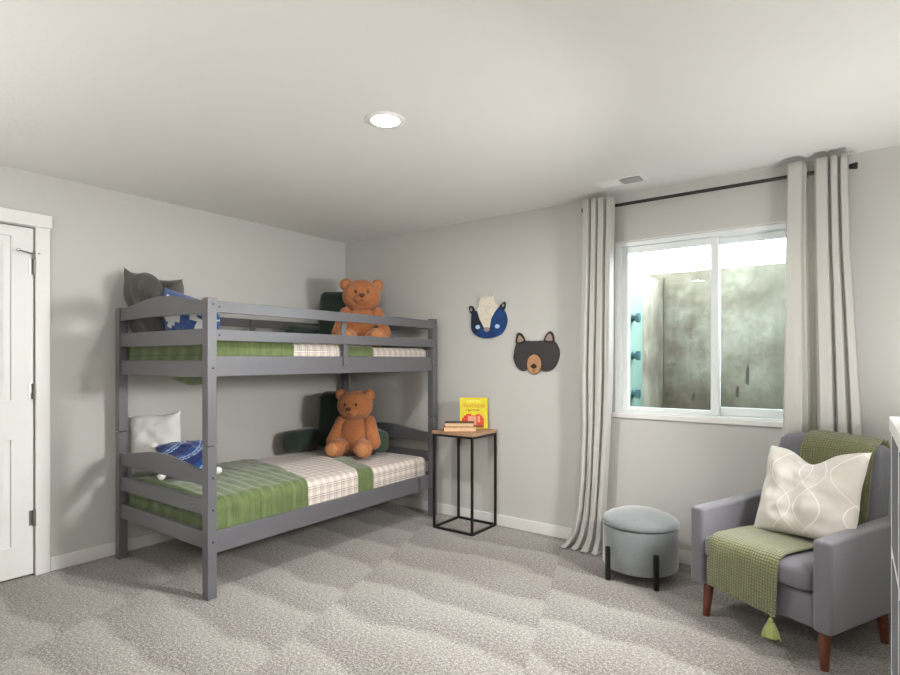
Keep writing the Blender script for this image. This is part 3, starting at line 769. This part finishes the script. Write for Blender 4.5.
b = MB(); b.box((-.045, -bt/2-.0012, .03), (.02, -bt/2-.0002, .098)).box((.03, -bt/2-.0012, .05), (.05, -bt/2-.0002, .1)); ob('cover_picture', b, M['ink_p'], ob_)
b = MB(); b.box((-.09, -bt/2-.0016, .008), (-.02, -bt/2-.0002, .05)).box((-.02, -bt/2-.0016, .008), (.07, -bt/2-.0002, .03)); ob('cover_picture', b, M['ink_b'], ob_)

# ------------------------------------------------------------------ wall art
def outline_shape(name, pts, y0, y1, mat, parent, bev=.0015): return ob(name, MB().prism(pts, 'y', y0, y1), mat, parent, bevel=bev)
def smooth_closed(P, k=6):
    out = []; n = len(P)
    for i in range(n):
        p0, p1, p2, p3 = P[i-1], P[i], P[(i+1) % n], P[(i+2) % n]
        for j in range(k):
            t_ = j/k
            out.append(tuple(.5*((2*p1[a])+(-p0[a]+p2[a])*t_+(2*p0[a]-5*p1[a]+4*p2[a]-p3[a])*t_*t_+(-p0[a]+3*p1[a]-3*p2[a]+p3[a])*t_**3) for a in (0, 1)))
    return out
def ell(cx, cz, rx, rz, n=28, rot=0): return [(cx+rx*cos(2*pi*k/n)*cos(rot)-rz*sin(2*pi*k/n)*sin(rot), cz+rx*cos(2*pi*k/n)*sin(rot)+rz*sin(2*pi*k/n)*cos(rot)) for k in range(n)]
# badger: local units 1 = crop pixel of a 50 px square
AX, AZ, K, KZ = 1.642, 1.655, .0098/13.5, .0083/13.5
t = thing('wall_plaque', 'blue badger head cut-out with a spiky cream stripe on the wall', 'wall art', (AX, 0, AZ))
def P(l): return [((x-320)*K, (345-y)*KZ) for x, y in l]
body = smooth_closed(P([(110, 310), (100, 400), (105, 510), (150, 580), (230, 625), (320, 635), (420, 620), (500, 580), (545, 510), (568, 420), (555, 340), (520, 280), (440, 250), (330, 400), (300, 400), (170, 270)]), 5)
outline_shape('face_board', body, -.012, -.001, M['artblue'], t)
outline_shape('dark_cheek', P([(112, 312), (103, 400), (106, 500), (150, 578), (230, 500), (276, 480), (160, 275), (140, 270)]), -.0138, -.0122, M['artnavy'], t, .0008)
for L_, hole in (([(75, 230), (85, 205), (115, 200), (145, 225), (158, 262), (140, 320), (110, 315), (90, 280)], (108, 250)), ([(470, 240), (500, 200), (535, 175), (555, 195), (550, 235), (530, 285), (500, 275)], (522, 222))):
    e = outline_shape('ear', smooth_closed(P(L_), 4), -.0155, -.0142 if hole[0] < 300 else -.0124, M['artnavy'], t, .0008)
    outline_shape('inner_ear', ell((hole[0]-320)*K, (345-hole[1])*KZ, .009, .014, 18, .3 if hole[0] < 300 else -.5), -.0172, -.0157, M['artear'], e, .0005)
spk = [(275, 490), (220, 380), (185, 255), (215, 215), (215, 150), (235, 115), (228, 80), (262, 108), (275, 78), (292, 112), (318, 66), (338, 112), (352, 72), (372, 108), (420, 68), (408, 130), (428, 180), (465, 235), (410, 310), (370, 390), (352, 500), (318, 512)]
b = MB().prism(P(spk), 'y', -.0175, -.0157); rr_ = random.Random(2)
for k in range(26):
    x = rr_.uniform(235, 400); y = rr_.uniform(200, 400)
    if abs(x-320) > 100-(y-200)*.28: continue
    p0 = ((x-320)*K, (345-y)*KZ); b.add([(p0[0]-.0016, -.01765, p0[1]+.007), (p0[0], -.01765, p0[1]-.009), (p0[0]+.0016, -.01765, p0[1]+.007)], [(0, 1, 2)], 1)
stp = ob('cream_stripe', b, [M['artcream'], M['arttan']], t)
for x in (195, 448): outline_shape('eye', ell((x-320)*K, (345-485)*KZ, .022, .017), -.0154, -.0139, M['artwhite'], t, .0006)
outline_shape('nose', ell(-.003, (345-520)*KZ, .028, .018), -.0194, -.0177, M['artear'], t, .0008)
# bear
t = thing('wall_plaque', 'charcoal bear head cut-out with a tan muzzle on the wall', 'wall art', (2.07, 0, 1.355))
K = .0088/13.5; KZ = .0078/13.5
def P(l): return [((x-368)*K, (345-y)*KZ) for x, y in l]
hd = smooth_closed(P([(240, 180), (310, 184), (400, 184), (480, 180), (600, 195), (650, 270), (665, 350), (645, 450), (590, 545), (510, 580), (440, 560), (390, 450), (320, 440), (250, 560), (190, 580), (120, 530), (75, 430), (75, 370), (115, 215)]), 5)
outline_shape('face_board', hd, -.012, -.001, M['artblk'], t)
for L_, I_ in (([(110, 215), (115, 110), (145, 70), (200, 95), (240, 185), (200, 215)], [(135, 195), (140, 130), (155, 105), (190, 130), (210, 180)]), ([(470, 190), (500, 110), (545, 66), (590, 95), (605, 200), (540, 215)], [(495, 175), (520, 120), (545, 95), (570, 120), (580, 185)])):
    e = outline_shape('ear', smooth_closed(P(L_), 4), -.0138, -.0122, M['artline'], t, .0008)
    outline_shape('inner_ear', smooth_closed(P(I_), 4), -.0155, -.0139, M['artear'], e, .0005)
outline_shape('muzzle_outline', ell((350-368)*K, (345-485)*KZ, .067, .08), -.0136, -.0122, M['artline'], t, .0008)
mz = outline_shape('muzzle', ell((350-368)*K, (345-490)*KZ, .06, .074), -.0158, -.0137, M['arttan'], t, .0008)
outline_shape('nose', smooth_closed(P([(305, 525), (320, 495), (350, 482), (380, 500), (388, 525), (350, 545)]), 4), -.0172, -.0159, M['artline'], mz, .0005)
b = MB(); b.box(((346-368)*K, -.0168, (345-600)*KZ), ((354-368)*K, -.0159, (345-540)*KZ)); ob('mouth', b, M['artline'], mz)

# ------------------------------------------------------------------ curtains and rod
t = thing('curtain_rod', 'dark bronze curtain rod across the top of the window', 'curtain rod', (3.25, -.09, 2.345))
b = MB(); b.tube((2.5, -.09, 2.345), (4.0, -.09, 2.345), .0105, n=20); ob('rod', b, M['rod'], t, world=True, smooth=True, bevel=.001)
for x, s in ((2.5, -1), (4.0, 1)):
    b = MB(); b.tube((x-s*.012, -.09, 2.345), (x+s*.018, -.09, 2.345), .0125, .0185, 20); b.tube((x+s*.018, -.09, 2.345), (x+s*.026, -.09, 2.345), .0185, .0165, 20)
    ob('finial', b, M['rod'], t, world=True, bevel=.001)
for x in (2.63, 3.795):
    b = MB(); b.box((x-.011, -.006, 2.29), (x+.011, -.0005, 2.36)).box((x-.005, -.09, 2.326), (x+.005, -.006, 2.334)).tube((x-.006, -.09, 2.333), (x+.006, -.09, 2.333), .014, n=14)
    ob('bracket', b, M['rod'], t, world=True)
def curtain(label, rows, folds, ztop, seed=0):
    """rows: (z, xl, xr, amp, y). folds: (u, d) control points of the pleat profile, d = 1 towards the room, -1 towards the wall"""
    nx = 240; vs = []; uv = []
    fine = []
    for (a, c) in zip(rows, rows[1:]):
        k = max(1, int(abs(a[0]-c[0])/.035), 3)
        for j in range(k): fine.append([a[q]+(c[q]-a[q])*(j/k) for q in range(5)])
    fine.append(list(rows[-1]))
    def prof(u):
        u = max(0, min(1, u))
        for (a, da), (c, dc) in zip(folds, folds[1:]):
            if u <= c:
                t_ = (u-a)/(c-a); t_ = t_*t_*(3-2*t_); return da+(dc-da)*t_
        return folds[-1][1]
    for j, (z, xl, xr, amp, yc) in enumerate(fine):
        v = (ztop-z)/ztop
        for i in range(nx+1):
            u = i/nx
            uu = u+.035*v*noise.noise(Vector((u*4+seed, v*2.5, 1)))+.02*v*v*sin(7*u+3*v+seed)
            y = yc-amp*prof(uu)+.010*v*noise.noise(Vector((u*11, v*5, 2+seed)))
            x = xl+(xr-xl)*u
            vs.append((x, min(y, -.02), max(z, .004))); uv.append((u*1.3, z))
    fs = [(j*(nx+1)+i, j*(nx+1)+i+1, (j+1)*(nx+1)+i+1, (j+1)*(nx+1)+i) for j in range(len(fine)-1) for i in range(nx)]
    c = ob('curtain', MB().add(vs, fs, 0, uv), M['curtain'], None, smooth=True, solid=.003)
    tag(c, label, 'curtain'); return c
LF = [(0, -.9), (.05, .7), (.20, .9), (.27, -.5), (.33, .75), (.43, .8), (.49, -.4), (.55, .8), (.68, .9), (.75, -.6), (.82, .9), (.94, 1), (1, -.6)]
curtain('cream curtain left of the window, its hem bunched on the carpet',
        [(2.402, 2.495, 2.712, .028, -.132), (2.30, 2.493, 2.715, .028, -.132), (1.9, 2.487, 2.702, .03, -.125), (1.2, 2.462, 2.695, .033, -.11), (.85, 2.472, 2.675, .036, -.105), (.5, 2.462, 2.655, .04, -.105), (.25, 2.435, 2.64, .042, -.10), (.10, 2.40, 2.635, .045, -.105), (.04, 2.37, 2.63, .052, -.115), (.014, 2.35, 2.63, .06, -.125), (.006, 2.34, 2.635, .08, -.14)], LF, 2.402, 3)
RF = [(0, -.3), (.03, .8), (.24, .95), (.30, -.6), (.36, -2.6), (.43, -2.6), (.47, -.2), (.50, .8), (.66, .95), (.69, -.9), (.71, -.9), (.735, .85), (.82, .95), (.845, -.9), (.865, -.9), (.89, .9), (.98, 1), (1, -.8)]
curtain('cream curtain right of the window behind the armchair',
        [(2.402, 3.708, 3.985, .028, -.132), (2.30, 3.706, 3.985, .028, -.132), (1.9, 3.698, 3.995, .029, -.125), (1.2, 3.69, 4.03, .03, -.115), (.8, 3.68, 4.05, .032, -.11), (.3, 3.66, 4.08, .034, -.105), (.02, 3.65, 4.10, .035, -.105)], RF, 2.402, 8)

# ------------------------------------------------------------------ ottoman
t = thing('ottoman', 'round grey velvet storage stool with short black legs', 'ottoman', (2.962, -.375, 0), radians(0))
R0 = .217
b = MB(); b.lathe([(.0, .062), (R0-.02, .062), (R0-.006, .068), (R0, .08), (R0, .305), (R0-.006, .315), (R0-.02, .318), (0, .318)], 72); ob('body', b, M['velvet'], t, smooth=True)
b = MB(); b.lathe([(0, .3182), (R0-.012, .3185), (R0+.003, .324), (R0+.006, .337), (R0-.004, .352), (R0-.03, .368), (R0-.08, .388), (R0-.15, .398), (0, .402)], 72); ob('lid', b, M['velvet'], t, smooth=True)
for a in (-126, -50, 54, 130):
    a = radians(a); b = rbox((R0-.004, -.014, 0), (R0+.02, .014, .2), .006, 3); tf(b, Matrix.Rotation(a, 4, 'Z')); ob('leg', b, M['black'], t, smooth=False)

# ------------------------------------------------------------------ armchair
CH = Vector((3.771, -.594, 0)); CR = radians(-26)
t = thing('armchair', 'grey upholstered armchair with square arms and tapered wooden legs', 'armchair', CH, CR)
U = M['chair']
for x in (-.285, .285):
    for y, sp in ((-.255, -.012), (.215, .02)):
        b = MB(); b.tube((x*.97, y*.97, .178), (x, y+sp*.6, 0), .0255, .0165, 20); ob('leg', b, M['legwood'], t, smooth=True, bevel=.002)
ob('seat_base', rbox((-.262, -.30, .17), (.262, .30, .315), .018, 4), U, t, smooth=True)
def soft(b, amt=.006, fr=5, seed=0):
    return bend(b, lambda x, y, z: tuple(Vector((x, y, z))+amt*noise.noise_vector(Vector((x*fr+seed, y*fr, z*fr)))))
def puffbox(a, c, bev, puff):
    b = rbox(a, c, bev, 5); ctr = [(a[i]+c[i])/2 for i in range(3)]
    return b
def grid_cushion(a, c, bulge, rnd_, nx=14, ny=14, nz=5):
    """box with softly crowned top and rounded edges"""
    bm = bmesh.new(); bmesh.ops.create_cube(bm, size=2)
    bmesh.ops.subdivide_edges(bm, edges=bm.edges[:], cuts=10, use_grid_fill=True)
    ctr = Vector([(a[i]+c[i])/2 for i in range(3)]); hf = Vector([(c[i]-a[i])/2 for i in range(3)])
    mb = MB()
    for v in bm.verts:
        q = v.co.copy(); p = Vector([q[i]*hf[i] for i in range(3)])
        core = Vector([max(-hf[i]+rnd_, min(hf[i]-rnd_, p[i])) for i in range(3)]); d = p-core
        if d.length > 1e-6: p = core+d.normalized()*min(d.length, rnd_)
        f = (1-q.x**2)*(1-q.y**2)*1.0
        p.z += bulge*f*q.z; p.y += bulge*.8*q.y*(1-q.x**2)*(1-q.z**2); v.co = ctr+p
    bm.verts.index_update(); mb.add([v.co.copy() for v in bm.verts], [[v.index for v in f.verts] for f in bm.faces]); bm.free(); return mb
ob('seat_cushion', grid_cushion((-.258, -.325, .317), (.258, .205, .428), .014, .03), U, t, smooth=True)
for s in (-1, 1):
    b = rbox((-.039, -.315, .17), (.039, .36, .555), .016, 4)
    bend(b, lambda x, y, z: (x, y+(.02*(z-.17)/.385 if y > 0 else 0), z+(.03*((y+.315)/.675)**2 if z > .4 else 0)))
    tf(b, Matrix.Translation((s*.301, 0, 0))); ob('armrest', b, U, t, smooth=True)
BK = lambda x, y, z: (x, y+.14*max(0, z-.30)*.9, z)
b = grid_cushion((-.246, .19, .30), (.266, .295, .895), .012, .045)
bend(b, lambda x, y, z: (x*(1+.03*(z-.5)), y, z+(.018*(1-(x/.26)**2) if z > .7 else 0))); bend(b, BK); ob('backrest', b, U, t, smooth=True)

# throw: over the back, down the inside of the back, under the cushion, over the seat and its front edge
path = []   # (centre x, y, z, half width)
def bk(y, z): return BK(0, y, z)[1:]
def addp(cx, y, z, hw): path.append((cx, y, z, hw))
for z in (.60, .70, .80, .87): y_, z_ = bk(.305, z); addp(.075, y_+.004, z_, .165)
y_, z_ = bk(.288, .912); addp(.072, y_, z_+.014, .165)
y_, z_ = bk(.245, .927); addp(.07, y_, z_+.006, .165)
y_, z_ = bk(.2, .908); addp(.068, y_, z_, .165)
for z in (.86, .80, .72, .62, .52): y_, z_ = bk(.173, z); addp(.065-.1*(.9-z)*.3, y_, z_, .165)
y_, z_ = bk(.165, .485); addp(.03, y_-.01, z_, .165)
addp(.015, .13, .457, .168); addp(.005, .05, .457, .17); addp(-.01, -.08, .4565, .172); addp(-.025, -.2, .453, .173); addp(-.035, -.28, .4475, .173); addp(-.037, -.318, .437, .173)
addp(-.038, -.338, .415, .172); addp(-.038, -.345, .38, .171); addp(-.039, -.348, .32, .170); addp(-.04, -.349, .26, .17); addp(-.04, -.35, .205, .169)
th = thing('throw_blanket', 'olive green waffle-knit throw draped over the back and seat of the armchair', 'throw', CH, CR)
fine = []
for a, c in zip(path, path[1:]):
    dd = sqrt((a[1]-c[1])**2+(a[2]-c[2])**2); k = max(1, int(dd/.012))
    fine += [[a[q]+(c[q]-a[q])*j/k for q in range(4)] for j in range(k)]
fine.append(list(path[-1])); nx = 40; vs = []; uv = []; s = 0
for j, (cx, y, z, hw) in enumerate(fine):
    if j: s += sqrt((fine[j-1][1]-y)**2+(fine[j-1][2]-z)**2)
    for i in range(nx+1):
        u = -1+2*i/nx
        onfront = max(0, min(1, (.44-z)/.2)) if y < -.3 else 0
        zz = z-onfront*.03*(u+1)*.5; 
        if .2 < y and z > .85: zz += .014*(1-((cx+u*hw)/.26)**2)-.012
        vs.append((cx+u*hw, y+.0025*noise.noise(Vector((u*5, s*12, 0))), zz+.003*noise.noise(Vector((u*4, s*9, 3))))); uv.append((u*hw, s))
ob('cloth', MB().add(vs, [(j*(nx+1)+i, j*(nx+1)+i+1, (j+1)*(nx+1)+i+1, (j+1)*(nx+1)+i) for j in range(len(fine)-1) for i in range(nx)], 0, uv), M['throw'], th, smooth=True, solid=.008)
b = MB(); cx, cy, cz = .11, -.352, .175
b.tube((cx, cy, cz+.012), (cx, cy, cz-.012), .004, n=8); b.ellipsoid((cx, cy, cz-.018), (.011, .011, .011), 14, 8)
for k in range(26):
    a = 2*pi*k/26*2.4; q = .35+.65*((k*7) % 26)/26; b.tube((cx, cy, cz-.02), (cx+.042*q*cos(a), cy+.042*q*sin(a), cz-.088-.006*((k*5) % 7)/7), .0042, .0035, n=6)
b.lathe([(.010, cz-.024), (.013, cz-.024), (.030, cz-.06), (.037, cz-.084), (.010, cz-.084)], 16, (cx, cy))
ob('tassel', b, M['tassel'], th)
# pillow on the chair
RC = Matrix.Rotation(CR, 3, 'Z')
pc = CH+RC @ Vector((.062, .02, .668))
pillow('throw_pillow', .475, .45, .15, M['cushion'], 'cream pillow with curved embroidered lines on the armchair', pc, RC @ eul(-24, -4, -2), seed=21, n=40, pinch=.07, dent=.07, wr=.016)

# ------------------------------------------------------------------ cube organiser on the right with fabric bins
QX0, QX1, QY1, CB, TK = 4.10, 4.415, -1.75, .345, .018
t = thing('cube_shelf', 'white cube shelf at the right edge with slate fabric bins', 'bookcase', ((QX0+QX1)/2, QY1-1.5*CB, 0))
ytop = QY1; ybot = QY1-3*CB
ZS = [.09+k*CB for k in range(4)]
ob('top', MB().box((QX0-.004, ybot-TK, ZS[3]-TK), (QX1, ytop+.004, ZS[3]+.02)), M['lam'], t, world=True, bevel=.002)
for k in range(3): ob('shelf', MB().box((QX0, ybot, ZS[k]-TK), (QX1, ytop-TK, ZS[k])), M['lam'], t, world=True, bevel=.0015)
ob('side_panel', MB().box((QX0, ytop-TK, 0), (QX1, ytop, ZS[3]-TK)), M['lam'], t, world=True, bevel=.0015)
ob('side_panel', MB().box((QX0, ybot-TK, 0), (QX1, ybot, ZS[3]-TK)), M['lam'], t, world=True, bevel=.0015)
for k in (1, 2): ob('divider', MB().box((QX0, ytop-k*CB-TK/2, ZS[0]), (QX1, ytop-k*CB+TK/2, ZS[3]-TK)), M['lam'], t, world=True, bevel=.0015)
ob('kick_panel', MB().box((QX0+.02, ybot, 0), (QX0+.035, ytop-TK, ZS[0]-TK)), M['lam'], t, world=True)
ob('back_panel', MB().box((QX1-.006, ybot, ZS[0]), (QX1-.001, ytop-TK, ZS[3]-TK)), M['lam'], t, world=True)
nm = {(0, 2): 'slate fabric bin in the top cube nearest the armchair', (0, 1): 'slate fabric bin in the middle cube nearest the armchair', (0, 0): 'slate fabric bin in the bottom cube nearest the armchair',
      (1, 2): 'slate fabric bin in the top middle cube of the white shelf', (1, 1): 'slate fabric bin in the centre cube of the white shelf', (1, 0): 'slate fabric bin in the bottom middle cube of the white shelf'}
for (c_, r_), lab in nm.items():
    y1 = ytop-TK-.006 if c_ == 0 else ytop-c_*CB-TK/2-.006; y0 = ytop-(c_+1)*CB+TK/2+.006; z0 = ZS[r_]+.0005; z1 = ZS[r_+1]-TK-.014
    o = thing('storage_bin', lab, 'bin', ((QX0+QX1)/2, (y0+y1)/2, z0), group='fabric bins in the cube shelf')
    xa, xb = QX0+.0005, QX1-.02; q = .006
    b = MB(); b.box((xa, y0, z0), (xa+q, y1, z1)).box((xb-q, y0, z0), (xb, y1, z1)).box((xa+q, y0, z0), (xb-q, y0+q, z1)).box((xa+q, y1-q, z0), (xb-q, y1, z1)).box((xa+q, y0+q, z0), (xb-q, y1-q, z0+q))
    ob('box', b, M['slate'], o, world=True, bevel=.002)
